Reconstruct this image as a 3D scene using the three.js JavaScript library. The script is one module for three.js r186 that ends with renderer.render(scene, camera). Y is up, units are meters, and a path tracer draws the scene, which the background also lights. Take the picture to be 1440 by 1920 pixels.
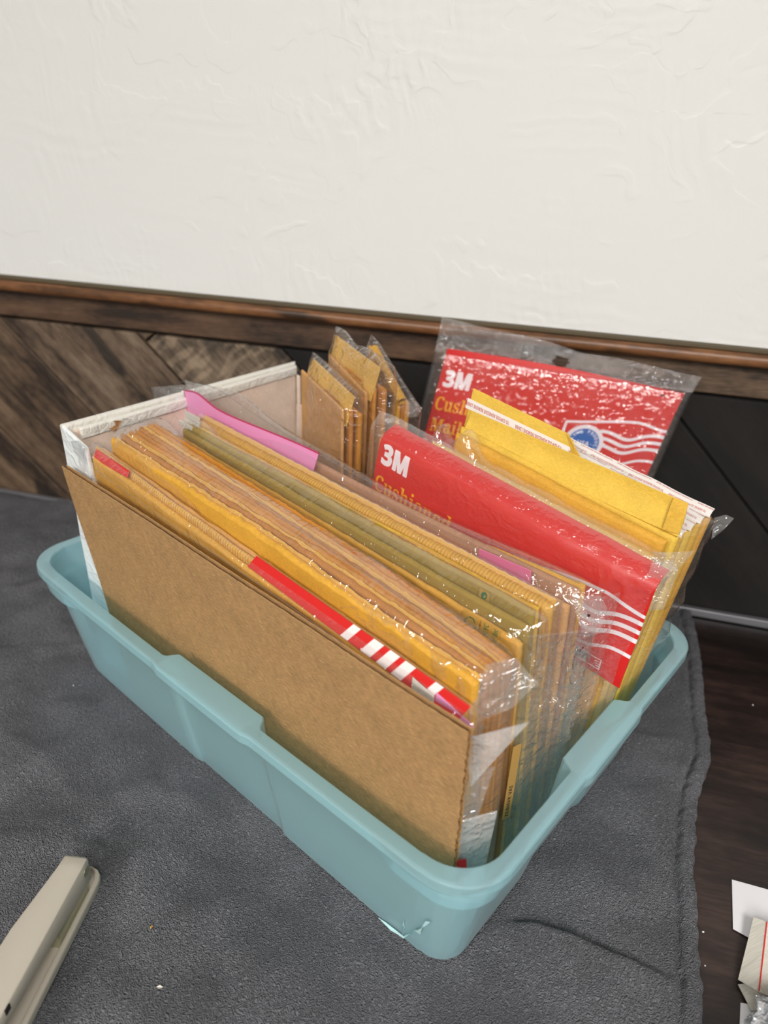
import * as THREE from 'three';
import { RectAreaLightUniformsLib } from 'three/addons/lights/RectAreaLightUniformsLib.js';
import { ImprovedNoise } from 'three/addons/math/ImprovedNoise.js';
import { mergeGeometries, toCreasedNormals } from 'three/addons/utils/BufferGeometryUtils.js';
import { RoundedBoxGeometry } from 'three/addons/geometries/RoundedBoxGeometry.js';

// ------------------------------------------------------------------ camera, light, exposure
const scene = new THREE.Scene();
scene.background = new THREE.Color(0x000000);
const camera = new THREE.PerspectiveCamera(71.87, 0.75, 0.02, 20);
camera.position.set(0.33, 0.4358, 0.3507);
camera.rotation.order = 'YXZ';
camera.rotation.set(-0.4727, 0.6949, 0.0481);
camera.focus = 0.47; camera.userData.fStop = 5.5;
const renderer = new THREE.WebGLRenderer({ antialias: true });
renderer.toneMapping = THREE.LinearToneMapping;
renderer.toneMappingExposure = 0.62;
renderer.shadowMap.enabled = true;
RectAreaLightUniformsLib.init();

// the wall stands askew to the bin: X runs along it, Z from it into the room, y = 0 is under the bin
const WALL_TURN = 0.4594, WALL_AT = new THREE.Vector3(-0.1152, 0, -0.2330), CEILING = 1.78, FLOOR = -0.757;
const room = (X, y, Z) => new THREE.Vector3(X, y, Z).applyAxisAngle(new THREE.Vector3(0, 1, 0), WALL_TURN).add(WALL_AT);
// [X, Z, width, depth, intensity]
const LAMPS = [[0.85, 2.1, 0.6, 0.9, 44], [-0.75, 2.6, 0.6, 0.9, 46], [0.2, 3.5, 0.6, 1.2, 46]];

// ------------------------------------------------------------------ naming
const taken = {};
function numbered(n) { const k = taken[n] = (taken[n] ?? -1) + 1; return k ? n + '_' + String(k).padStart(3, '0') : n; }
function shade(o) { o.castShadow = o.receiveShadow = true; return o; }
function thing(name, label, category, at = [0, 0, 0], group) {
  const g = new THREE.Group(); g.name = numbered(name); g.position.set(...at); scene.add(g);
  g.userData = { label, category }; if (group) g.userData.group = group;
  return g;
}
function part(name, geo, mat, parent, label) {           // geometry is given in world metres and moved into its thing
  const m = shade(new THREE.Mesh(geo, mat)); m.name = name;
  parent.updateWorldMatrix(true, false);
  geo.applyMatrix4(parent.matrixWorld.clone().invert());
  if (label) m.userData.label = label;
  parent.add(m); return m;
}
function structure(name, geo, mat, parent = scene) {
  const m = shade(new THREE.Mesh(geo, mat)); m.name = name; if (parent === scene) m.userData.kind = 'structure';
  parent.add(m); return m;
}
let seed = 7;
const rnd = () => { seed = (seed * 1664525 + 1013904223) >>> 0; return seed / 4294967296; };
const reseed = (s) => { seed = s >>> 0; };
const V = (x, y, z) => new THREE.Vector3(x, y, z);
const mm = (a) => V(a[0] / 1000, a[1] / 1000, a[2] / 1000);
const clamp = (x, a = 0, b = 1) => Math.min(b, Math.max(a, x));
const sst = (a, b, x) => { const t = clamp((x - a) / (b - a)); return t * t * (3 - 2 * t); };
const lerp = (a, b, t) => a + (b - a) * t;
const PN = new ImprovedNoise();
const noise = (x, y, z = 0) => PN.noise(x + 31.7, y + 17.3, z + 5.1);
const ridge = (x, y, z) => 1 - Math.min(1, Math.abs(noise(x, y, z)) * 2.4);

// ------------------------------------------------------------------ textures
const P = new Uint8Array(512); { reseed(99); const a = [...Array(256).keys()]; for (let i = 255; i; i--) { const j = (rnd() * (i + 1)) | 0; [a[i], a[j]] = [a[j], a[i]]; } for (let i = 0; i < 512; i++) P[i] = a[i & 255]; }
const GR = [...Array(16).keys()].map((i) => [Math.cos(i * Math.PI / 8), Math.sin(i * Math.PI / 8)]);
function pn(x, y, px, py, s = 0) {                                   // gradient noise that repeats after px, py
  const x0 = Math.floor(x), y0 = Math.floor(y), fx = x - x0, fy = y - y0, m = (a, n) => ((a % n) + n) % n;
  const g = (i, j, dx, dy) => { const q = GR[P[(P[(m(i, px) + s * 37) & 255] + m(j, py)) & 255] & 15]; return q[0] * dx + q[1] * dy; };
  const u = fx * fx * fx * (fx * (fx * 6 - 15) + 10), v = fy * fy * fy * (fy * (fy * 6 - 15) + 10);
  return lerp(lerp(g(x0, y0, fx, fy), g(x0 + 1, y0, fx - 1, fy), u), lerp(g(x0, y0 + 1, fx, fy - 1), g(x0 + 1, y0 + 1, fx - 1, fy - 1), u), v) * 1.4;
}
function fbm(u, v, fx, fy, oct, s = 0) { let a = 0, w = .5; for (let i = 0; i < oct; i++) { a += w * pn(u * fx, v * fy, fx, fy, s + i); fx *= 2; fy *= 2; w *= .5; } return a; }
function tex(n, fn, metres, srgb = false, n2 = n, metres2 = metres) { // fn(u, v) -> grey 0..1 or [r, g, b]
  const d = new Uint8Array(n * n2 * 4);
  for (let j = 0; j < n2; j++) for (let i = 0; i < n; i++) {
    const c = fn(i / n, j / n2), k = (j * n + i) * 4, a = Array.isArray(c) ? c : [c, c, c];
    d[k] = clamp(a[0]) * 255; d[k + 1] = clamp(a[1]) * 255; d[k + 2] = clamp(a[2]) * 255; d[k + 3] = 255;
  }
  const t = new THREE.DataTexture(d, n, n2); t.wrapS = t.wrapT = THREE.RepeatWrapping; t.magFilter = THREE.LinearFilter; t.minFilter = THREE.LinearMipmapLinearFilter; t.generateMipmaps = true;
  if (srgb) t.colorSpace = THREE.SRGBColorSpace;
  t.repeat.set(1 / metres, 1 / metres2); t.needsUpdate = true; return t;
}
function canvasTex(w, h, draw) {
  const c = document.createElement('canvas'); c.width = w; c.height = h; draw(c.getContext('2d'), w, h);
  const t = new THREE.CanvasTexture(c); t.colorSpace = THREE.SRGBColorSpace; return t;
}
const fibre = tex(512, (u, v) => .93 + .09 * fbm(u, v, 24, 160, 3) + .07 * fbm(u, v, 90, 60, 2, 4) + .07 * fbm(u, v, 5, 7, 2, 9), .09, true);
const fibreBump = tex(512, (u, v) => .5 + .5 * fbm(u, v, 40, 90, 3, 3) + .25 * fbm(u, v, 9, 12, 2, 5), .09);
const boardMap = tex(1024, (u, v) => {                                // kraft liner: short slanting fibres, pale and dark
  const a = fbm(u + v * .35, v, 24, 150, 3, 2), b = fbm(u, v, 260, 200, 2, 6), c = fbm(u, v, 6, 8, 3, 1);
  const k = .86 + .2 * a + .2 * b + .07 * c; const f = Math.max(0, pn(u * 20 + v * 8, v * 90, 28, 90, 11) - .55) * .8;
  return [k + f, k * .99 + f, k * .97 + f * .9];
}, .12, true);
const wrinkleBump = tex(1024, (u, v) => {
  let h = 0; for (const [f, w, s] of [[7, .5, 0], [16, .32, 3], [41, .16, 6]]) { const q = pn(u * f + .6 * pn(u * f, v * f, f, f, s + 8), v * f, f, f, s); h += w * (1 - Math.min(1, Math.abs(q) * 2.6)); }
  return h;
}, .12);
const ribBump = tex(256, (u, v) => .5 + .5 * Math.sin(u * Math.PI * 2 * 16) * (.8 + .3 * pn(u * 8, v * 8, 8, 8)), .04);
const pile = (u, v) => {                                             // plush: worm-like tufts
  const wx = .9 * pn(u * 60, v * 60, 60, 60, 1), wy = .9 * pn(u * 60, v * 60, 60, 60, 2);
  const a = Math.abs(pn(u * 150 + wx, v * 150 + wy, 150, 150, 3)), b = pn(u * 330, v * 330, 330, 330, 5);
  return clamp(.12 + 1.35 * a + .3 * b);
};
const pileBump = tex(2048, pile, .22);
const napSheenMap = tex(1024, (u, v) => { const k = pn(u * 9, v * 9, 9, 9, 40) + .6 * pn(u * 21, v * 21, 21, 21, 42) + .9 * pn(u * 170, v * 170, 170, 170, 44) + .5 * pn(u * 330, v * 330, 330, 330, 45), g = .84 + .13 * sst(-.25, .55, k) + .05 * pn(u * 240, v * 240, 240, 240, 46); return [g, g, g]; }, .45, true);  // light and dark of the brushed pile painted into the colour, broken by grain
const plasterBump = tex(2048, (u, v) => {                            // u along the wall, v up: trowelled skim with broken plateaus, strokes and blobs
  const wx = .05 * pn(u * 10, v * 5, 10, 5, 1) + .015 * pn(u * 40, v * 20, 40, 20, 2), wy = .06 * pn(u * 10, v * 5, 10, 5, 3) + .02 * pn(u * 40, v * 20, 40, 20, 4);
  let h = 0;
  for (const [fx, fy, s, w] of [[6, 4, 5, .2], [13, 8, 8, .13], [24, 13, 12, .07]]) { const q = pn((u + wx) * fx, (v + wy) * fy, fx, fy, s); h += w * sst(-.03, .05, q + .16 * pn(u * 70, v * 35, 70, 35, s + 1)) * sst(-.25, .3, pn(u * 5, v * 3, 5, 3, s + 40)); }
  const act = sst(-.12, .3, pn(u * 6, v * 4, 6, 4, 20));
  h += .14 * act * pn((u + wx * .3) * 110 + v * 9, (v + wy) * 8, 110, 8, 21);
  const act2 = sst(0, .35, pn(u * 5, v * 4, 5, 4, 27));
  h += .1 * act2 * pn((u + wx) * 8, (v + wy * .3) * 60 + u * 7, 8, 60, 24);
  h += .13 * sst(.36, .66, pn((u + wx) * 46, (v + wy) * 24, 46, 24, 30)) * sst(0, .2, pn(u * 5, v * 3, 5, 3, 33));
  return h + .03 * fbm(u, v, 220, 110, 2, 26) + .08 * fbm(u, v, 6, 3, 3, 22);
}, .95, false, 1024, .475);
function woodTex(base, dark, light, s, saw) {
  return tex(512, (u, v) => {
    const g = fbm(u + .03 * pn(u * 4, v * 4, 4, 4, s), v, 5, 30, 3, s), b = fbm(u, v, 4, 7, 4, s + 3), f = fbm(u, v, 40, 120, 2, s + 5);
    let k = clamp(.5 + .55 * g + 1.1 * b + .5 * f);
    if (saw) k = clamp(k * .8 + .3 * sst(-.1, .3, pn(u * 60, v * 9, 60, 9, s + 7)) - .05);
    const kn = sst(.45, .62, pn(u * 5, v * 6, 5, 6, s + 9));
    return [0, 1, 2].map((i) => lerp(dark[i], k > .5 ? lerp(base[i], light[i], (k - .5) * 2) : base[i], k > .5 ? 1 : k * 2) * (1 - .45 * kn) / 255);
  }, .5, true, 512, .25);
}

// ------------------------------------------------------------------ materials
const std = (o) => new THREE.MeshStandardMaterial({ side: THREE.DoubleSide, ...o });
const phys = (o) => new THREE.MeshPhysicalMaterial({ side: THREE.DoubleSide, ...o });
const paper = (color, o = {}) => std({ color, map: fibre, bumpMap: fibreBump, bumpScale: .0002, roughness: .72, ...o });
const film = (haze = .1, rough = .1, bump = .0026, ior = 1.85) => phys({ color: 0xffffff, transmission: 1 - haze, thickness: 0, roughness: rough, ior, bumpMap: wrinkleBump, bumpScale: bump });
const M = {
  gold: paper(0xe2a838), goldPale: paper(0xe9b858), goldDeep: paper(0xcf8c30), kraft: paper(0xc07f35), kraftPale: paper(0xdda768), olive: paper(0xa4851f), yellow: paper(0xefc54c), yellowDeep: paper(0xe2b23c),
  ribbed: paper(0xdfa73e, { bumpMap: ribBump, bumpScale: .0005 }), brown: paper(0xa67748), mauve: paper(0xbb8a68), cream: paper(0xe6e0d4), white: std({ color: 0xe6e4e8, roughness: .6 }), board: std({ color: 0xc29866, map: boardMap, bumpMap: fibreBump, bumpScale: .00025, roughness: .8 }),
  flute: std({ color: 0x8f6636, roughness: .9 }), red: std({ color: 0xd0201c, roughness: .42 }), pink: std({ color: 0xe594c3, roughness: .4 }), pinkDeep: std({ color: 0xc9708f, roughness: .4 }), pinkEdge: std({ color: 0xb52b58, roughness: .4 }),
  film: film(.03, .08, .0009), filmHazy: film(.06, .08, .002, 1.7), filmClear: film(.03, .07, .0007), filmMilky: film(.2, .13, .0012), filmCrisp: film(.02, .07, .0018, 1.6),
  bin: phys({ color: 0xcceff5, transmission: .66, thickness: 0, roughness: .3, ior: 1.45 }), stress: std({ color: 0xb9dfe0, roughness: .5 }),
  boxWhite: std({ color: 0xe9edee, roughness: .34, bumpMap: wrinkleBump, bumpScale: .0008 }), boxInside: paper(0xf3ddcb), boxEdge: std({ color: 0xe2dfd6, roughness: .3, bumpMap: wrinkleBump, bumpScale: .0008 }),
  blanket: phys({ color: 0x828288, map: napSheenMap, roughness: .95, bumpMap: pileBump, bumpScale: .005, sheen: .4, sheenColor: new THREE.Color(.5, .5, .56), sheenRoughness: .5 }),
  plaster: std({ color: 0xe4e4e2, roughness: .55, bumpMap: plasterBump, bumpScale: .0018 }),
  paint: std({ color: 0x9a9a98, roughness: .8 }), ceiling: std({ color: 0xbab6ae, roughness: .9 }), floor: std({ color: 0x77695a, roughness: .7 }),
  rail: std({ map: woodTex([118, 78, 48], [82, 54, 33], [142, 98, 62], 60), roughness: .38, color: 0xffffff }), railTop: std({ color: 0x564a35, roughness: .6 }),
  table: std({ map: woodTex([40, 28, 25], [22, 15, 13], [62, 46, 40], 70), roughness: .42 }), metalStrip: std({ color: 0x8d8d92, roughness: .4, metalness: .6 }),
  stapler: std({ color: 0xb9b1a4, roughness: .42 }), staplerMetal: std({ color: 0xb4b498, roughness: .35, metalness: .75 }), black: std({ color: 0x1c1814, roughness: .7 }), green: std({ color: 0x2e6a3c, roughness: .6 }),
  foil: phys({ color: 0xd9dade, transmission: .3, thickness: 0, roughness: .12, metalness: .35, bumpMap: wrinkleBump, bumpScale: .002 }), lampFrame: std({ color: 0xf2f2f2, roughness: .5 }), dark: std({ color: 0x15171c, roughness: .6 }), navy: std({ color: 0x26364f, roughness: .5 }),
};

// ------------------------------------------------------------------ shapes
// spacing that crowds towards both ends so that rounded edges stay smooth; L and r in metres
function crowd(L, r, step) {
  const e = r > 0 ? [0, .04, .14, .3, .55, .8, 1].map((k) => k * Math.min(r, L * .45)) : [0], n = Math.max(2, Math.round((L - 2 * e[e.length - 1]) / step)), out = e.map((x) => x / L);
  const a = e[e.length - 1] / L, b = 1 - a; for (let i = 1; i < n; i++) out.push(lerp(a, b, i / n));
  for (let i = e.length - 1; i >= 0; i--) out.push(1 - e[i] / L); return out;
}
// a sheet or pad between four corners (mm, the front face): o.t thickness to the back, o.r edge rounding, o.front(u, v, a, b) extra metres outwards on the front, o.back on the back,
// o.bend(u, v, p) moves the middle, o.fit puts uv at 0..1
function slab(tl, tr, br, bl, o = {}) {
  [tl, tr, br, bl] = [tl, tr, br, bl].map(mm);
  const W = tl.distanceTo(tr), H = tl.distanceTo(bl), t = (o.t ?? 4) / 1000, r = (o.r ?? Math.min(2.5, (o.t ?? 4) / 2)) / 1000, step = (o.step ?? 8) / 1000, thin = (o.thin ?? .12);
  const us = crowd(W, r, step), vs = crowd(H, o.rv !== undefined ? o.rv / 1000 : r, step), n = tr.clone().sub(tl).cross(bl.clone().sub(tl)).normalize().negate(); if (n.z < 0 && !o.keep) n.negate();
  const nu = us.length, nv = vs.length, pos = [], uv = [], idx = [], f = (d) => { const k = r > 0 ? Math.min(1, d / r) : 1; return Math.sqrt(Math.max(0, 1 - (1 - k) * (1 - k))); };
  for (let s = 0; s < 2; s++) for (let j = 0; j < nv; j++) for (let i = 0; i < nu; i++) {
    const u = us[i], v = vs[j], p = bl.clone().lerp(br, u).lerp(tl.clone().lerp(tr, u), v);
    const k = Math.max(thin, f(u * W) * f((1 - u) * W) * f(v * H) * f((1 - v) * H)), edge = Math.min(1, 16 * Math.min(u, 1 - u)) * Math.min(1, 16 * Math.min(v, 1 - v));
    let d = t / 2 * k + (o.bulge ?? 0) / 1000 * Math.pow(Math.sin(Math.PI * u) * Math.sin(Math.PI * v), .6);
    const extra = (s ? o.back : o.front); if (extra) d += extra(u, v, u * W, v * H) * edge;
    p.addScaledVector(n, -t / 2 + (s ? -d : d)); if (o.bend) o.bend(u, v, p, n);
    pos.push(p.x, p.y, p.z); uv.push(...(o.fit ? [u, v] : [u * W + (o.ou ?? 0), v * H]));
  }
  const q = (a, b, c, d) => idx.push(a, b, c, a, c, d), at = (s, i, j) => s * nu * nv + j * nu + i;
  for (let j = 0; j < nv - 1; j++) for (let i = 0; i < nu - 1; i++) {
    if (o.skip && o.skip(us[i], vs[j])) continue;
    q(at(0, i, j), at(0, i + 1, j), at(0, i + 1, j + 1), at(0, i, j + 1)); if (!o.single) q(at(1, i, j), at(1, i, j + 1), at(1, i + 1, j + 1), at(1, i + 1, j));
  }
  if (!o.single) {
    for (let i = 0; i < nu - 1; i++) { q(at(0, i, 0), at(1, i, 0), at(1, i + 1, 0), at(0, i + 1, 0)); q(at(0, i, nv - 1), at(0, i + 1, nv - 1), at(1, i + 1, nv - 1), at(1, i, nv - 1)); }
    for (let j = 0; j < nv - 1; j++) { q(at(0, 0, j), at(0, 0, j + 1), at(1, 0, j + 1), at(1, 0, j)); q(at(0, nu - 1, j), at(1, nu - 1, j), at(1, nu - 1, j + 1), at(0, nu - 1, j + 1)); }
  }
  const g = new THREE.BufferGeometry(); g.setAttribute('position', new THREE.Float32BufferAttribute(pos, 3)); g.setAttribute('uv', new THREE.Float32BufferAttribute(uv, 2)); g.setIndex(idx); g.computeVertexNormals(); return g;
}
// crumple of a plastic film in metres: k crumple height, e extra towards the right end
const crumple = (s, k = .0015, e = .004, left = .0015) => (u, v, a, b) => {
  const calm = .25 + .75 * sst(-.05, .3, noise(a * 8 + s, b * 8, s + 9)), end = Math.pow(u, 7), beg = Math.pow(1 - u, 10), top = Math.pow(v, 6);
  const r1 = ridge(a * 15 + b * 8, b * 15 + s, s), r2 = ridge(a * 40 + s - b * 12, b * 34, s + 3), c = 1.1 * r1 * r1 * r1 + .6 * r2 * r2 + .22 * ridge(a * 110, b * 90 + s, s + 5);
  return k * (.5 + .6 * top) * c * calm + (e * end + left * beg) * (.2 + Math.pow(ridge(a * 60, b * 26 + s, s + 7), 2) * 1.3 + .5 * ridge(a * 140, b * 90, s));
};
const wavy = (s, k = .0008, f = 22) => (u, v, a, b) => k * noise(a * f, b * f * .7, s) + k * .4 * noise(a * f * 3, b * f * 2, s + 2);
const ragged = (s, k = .0006, tilt = 0) => (u, v, p) => { if (v > .985) p.y += k * noise(p.x * 900, s) + k * .8 * noise(p.x * 260, s + 3); p.z += .0015 * noise(p.x * 14, v * 2, s) + tilt * v * v; };
const pleats = (s, k = .004) => (u, v, a, b) => k * (.6 * Math.pow(ridge(a * 55, b * 12 + s, s), 2) + .5 * Math.pow(ridge(a * 60 + s, b * 42, s + 4), 3) + .3 * ridge(a * 130, b * 100 + s, s + 6)) * (.35 + .65 * sst(-.1, .25, noise(a * 14, b * 14 + s, s)));
// flat piece with thickness from an outline of world points in mm (fan from the centre), bulged a little
function flap(points, t = .25, lift = [0, 0, 0], sub = 9, rough = 1) {
  const ps = points.map(mm), c = ps.reduce((a, b) => a.add(b), V(0, 0, 0)).divideScalar(ps.length).add(mm(lift)), out = [];
  const n = ps[1].clone().sub(ps[0]).cross(ps[2].clone().sub(ps[0])).normalize().multiplyScalar(t / 2000), tri = (a, b, d) => out.push(a.x, a.y, a.z, b.x, b.y, b.z, d.x, d.y, d.z);
  for (const s of [1, -1]) for (let i = 0; i < ps.length; i++) {
    const a = ps[i], b = ps[(i + 1) % ps.length], g = (x, y) => { const w = 1 - x - y, p = c.clone().multiplyScalar(w).addScaledVector(a, x).addScaledVector(b, y); const k = rough * (.0022 * (ridge(p.x * 60, p.y * 60, p.z * 60) - .5) + .001 * noise(p.x * 160, p.y * 160, p.z * 160)) * Math.min(1, 4 * w); return p.addScaledVector(n, s).addScaledVector(n, k / n.length()); };
    for (let j = 0; j < sub; j++) for (let k = 0; k < sub - j; k++) {
      const h = 1 / sub, A = g(j * h, k * h), B = g((j + 1) * h, k * h), C = g(j * h, (k + 1) * h); s > 0 ? tri(A, B, C) : tri(A, C, B);
      if (j + k < sub - 1) { const D = g((j + 1) * h, (k + 1) * h); s > 0 ? tri(B, D, C) : tri(B, C, D); }
    }
  }
  for (let i = 0; i < ps.length; i++) { const a = ps[i], b = ps[(i + 1) % ps.length], A = a.clone().add(n), B = b.clone().add(n), C = b.clone().sub(n), D = a.clone().sub(n); tri(A, D, C); tri(A, C, B); }
  const g = new THREE.BufferGeometry(); g.setAttribute('position', new THREE.Float32BufferAttribute(out, 3)); const uv = []; for (let i = 0; i < out.length; i += 3) uv.push(out[i] + out[i + 2] * .5, out[i + 1] + out[i + 2] * .5); g.setAttribute('uv', new THREE.Float32BufferAttribute(uv, 2)); return toCreasedNormals(g, .5);
}
function tube(points, r, seg = 24) { const c = new THREE.CatmullRomCurve3(points.map(mm)); return new THREE.TubeGeometry(c, seg, r / 1000, 6); }
function boxAt(x0, x1, y0, y1, z0, z1, r = 0) {
  const w = x1 - x0, h = y1 - y0, d = z1 - z0, g = r ? new RoundedBoxGeometry(w, h, d, 2, r) : new THREE.BoxGeometry(w, h, d); g.translate((x0 + x1) / 2, (y0 + y1) / 2, (z0 + z1) / 2); metreUV(g); return g;
}
function metreUV(g) {
  const p = g.attributes.position, n = g.attributes.normal, uv = []; for (let i = 0; i < p.count; i++) { const a = Math.abs(n.getX(i)), b = Math.abs(n.getY(i)), c = Math.abs(n.getZ(i)); uv.push(...(c >= a && c >= b ? [p.getX(i), p.getY(i)] : b >= a ? [p.getX(i), p.getZ(i)] : [p.getZ(i), p.getY(i)])); }
  g.setAttribute('uv', new THREE.Float32BufferAttribute(uv, 2)); return g;
}
// ------------------------------------------------------------------ the setting
const plankWood = [
  std({ map: woodTex([96, 78, 62], [46, 34, 26], [126, 108, 90], 11), roughness: .6 }), std({ map: woodTex([84, 66, 50], [38, 27, 20], [116, 94, 74], 23), roughness: .6 }),
  std({ map: woodTex([104, 88, 72], [40, 31, 24], [150, 130, 108], 31, true), roughness: .65 }), std({ map: woodTex([17, 13, 10], [8, 6, 5], [26, 20, 16], 43), roughness: .85 }), std({ map: woodTex([78, 56, 40], [40, 28, 20], [100, 76, 56], 51), roughness: .55 }),  // near-black wood for the right: dark board tone plus shade painted into its colour
];
for (const m of plankWood) { m.bumpMap = m.map; m.bumpScale = .0006; }
{
  const wall = new THREE.Group(); wall.name = 'wall_back'; wall.userData.kind = 'structure'; wall.position.copy(WALL_AT); wall.rotation.y = WALL_TURN; scene.add(wall);
  structure('wall_core', boxAt(-2.2, 2.2, FLOOR, CEILING, -.14, -.013), M.paint, wall); structure('backing', boxAt(-2.2, 2.2, FLOOR, .283, -.013, -.0118), M.black, wall);
  structure('plaster', boxAt(-2.2, 2.2, .283, CEILING, -.012, 0), M.plaster, wall);
  const plank = (pts, mat, along, k) => {                             // outline in wall metres; along = grain angle
    const sh = new THREE.Shape(pts.map(([x, y]) => new THREE.Vector2(x, y)));
    const g = new THREE.ExtrudeGeometry(sh, { depth: .007, bevelEnabled: true, bevelThickness: .0012, bevelSize: .002, bevelOffset: -.0036, bevelSegments: 2 }); g.translate(0, 0, -.0115 + .0012 * k);
    const p = g.attributes.position, uv = []; for (let i = 0; i < p.count; i++) uv.push(p.getX(i) * Math.cos(along) + p.getY(i) * Math.sin(along) + k * .37, -p.getX(i) * Math.sin(along) + p.getY(i) * Math.cos(along) + k * .21);
    g.setAttribute('uv', new THREE.Float32BufferAttribute(uv, 2)); return structure('plank', g, mat, wall);
  };
  const y0 = -.03, y1 = .2372, cs = [-1.19, -1.01, -.83, -.65, -.468, -.286, -.1015, .079, .275, .476, .66, .84, 1.02], tone = [1, 0, 2, 1, 1, 0, 2, 3, 3, 3, 3, 3];
  for (let i = 0; i < cs.length - 1; i++) {
    const a = cs[i], b = cs[i + 1];
    plank(i === 6 ? [[-.3155, y1], [b - y1, y1], [b - y0, y0], [a - y0, y0], [-.328, .2265]] : [[a - y1, y1], [b - y1, y1], [b - y0, y0], [a - y0, y0]], plankWood[tone[i]], -Math.PI / 4, (i * 7) % 3 / 3);
  }
  plank([[-.3387, y1], [-.3155, y1], [-.328, .2265]], plankWood[0], Math.PI / 4, .2);
  const xs = [-1.3, -.62, .105, .71, 1.3]; for (let i = 0; i < 4; i++) plank([[xs[i], y1 + .0008], [xs[i + 1], y1 + .0008], [xs[i + 1], .2716], [xs[i], .2716]], plankWood[i > 1 ? 1 : 4], 0, i === 1 ? .9 : .6);
  structure('wainscot', boxAt(-2.2, -1.3, y0, .283, -.012, -.004), plankWood[1], wall); structure('wainscot', boxAt(1.3, 2.2, y0, .283, -.012, -.004), plankWood[3], wall); structure('wainscot', boxAt(-2.2, 2.2, FLOOR, y0, -.012, -.004), plankWood[1], wall);
  // chair rail: rounded moulding with a thin dark ledge on top
  const rs = new THREE.Shape(); rs.moveTo(-.011, .2705); rs.lineTo(.004, .2705); rs.bezierCurveTo(.011, .2705, .0135, .274, .0135, .2775); rs.bezierCurveTo(.0135, .281, .011, .2835, .0075, .2836); rs.lineTo(-.011, .2836);
  const rg = new THREE.ExtrudeGeometry(rs, { depth: 2.6, bevelEnabled: false, curveSegments: 10 }); rg.rotateY(Math.PI / 2); { const p = rg.attributes.position; for (let i = 0; i < p.count; i++) { const x = p.getX(i), z = p.getZ(i); p.setXYZ(i, x - 1.3, p.getY(i), -z); } } rg.computeVertexNormals(); metreUV(rg);
  const rail = new THREE.Group(); rail.name = 'trim_1'; rail.userData.kind = 'structure'; rail.position.copy(WALL_AT); rail.rotation.y = WALL_TURN; scene.add(rail);
  structure('moulding', rg, M.rail, rail);
  structure('ledge', boxAt(-1.3, 1.3, .2837, .2882, -.01, .0068, .0012), M.railTop, rail);
  const strip = structure('trim_2', boxAt(-1.3, 1.3, -.007, .002, .001, .008, .001), M.metalStrip); strip.position.copy(WALL_AT); strip.rotation.y = WALL_TURN;
  const turned = (name, g, m) => { const o = structure(name, g, m); o.position.copy(WALL_AT); o.rotation.y = WALL_TURN; };
  turned('floor', boxAt(-2.3, 2.3, FLOOR - .1, FLOOR, -.14, 4.3), M.floor); turned('ceiling', boxAt(-2.3, 2.3, CEILING, CEILING + .1, -.14, 4.3), M.ceiling);
  turned('wall_left', boxAt(-2.3, -2.2, FLOOR, CEILING, -.14, 4.3), M.paint); turned('wall_right', boxAt(2.2, 2.3, FLOOR, CEILING, -.14, 4.3), M.paint); turned('wall_front', boxAt(-2.3, 2.3, FLOOR, CEILING, 4.2, 4.3), M.paint);
}
LAMPS.forEach(([X, Z, w, d, power], i) => {
  const at = room(X, CEILING, Z), g = thing('ceiling_light', ['white square ceiling light panel at the right, nearest the back wall', 'white square ceiling light panel at the left', 'white square ceiling light panel farthest out in the room'][i], 'light', at.toArray()); g.rotation.y = WALL_TURN;
  const fr = []; for (const [a, b, c, e] of [[-w / 2 - .03, w / 2 + .03, -d / 2 - .03, -d / 2], [-w / 2 - .03, w / 2 + .03, d / 2, d / 2 + .03], [-w / 2 - .03, -w / 2, -d / 2, d / 2], [w / 2, w / 2 + .03, -d / 2, d / 2]]) fr.push(boxAt(a, b, -.03, 0, c, e));
  const f = shade(new THREE.Mesh(mergeGeometries(fr), M.lampFrame)); f.name = 'frame'; g.add(f);
  const lens = shade(new THREE.Mesh(boxAt(-w / 2, w / 2, -.018, -.008, -d / 2, d / 2), std({ color: 0xffffff, emissive: 0xfff4e6, emissiveIntensity: 5, roughness: .6 }))); lens.name = 'diffuser'; g.add(lens);
  const light = new THREE.RectAreaLight(new THREE.Color(1, .988, .962), power, w, d); light.position.set(0, -.024, 0); light.rotation.x = -Math.PI / 2; light.castShadow = true; g.add(light);
});
{ // table against the wall
  const c = room(.2, 0, .43), t = thing('table', 'dark brown wood grain table under the grey blanket', 'table', [c.x, FLOOR, c.z]); t.rotation.y = WALL_TURN;
  const local = (g) => { t.updateWorldMatrix(true, false); return g.applyMatrix4(t.matrixWorld); };
  part('table_top', local(boxAt(-1.2, 1.2, .718, .75, -.42, .42, .003)), M.table, t);
  for (const x of [-1.1, 1.1]) for (const z of [-.34, .34]) part('leg', local(boxAt(x - .03, x + .03, 0, .7185, z - .03, z + .03, .004)), M.table, t);
}
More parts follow.
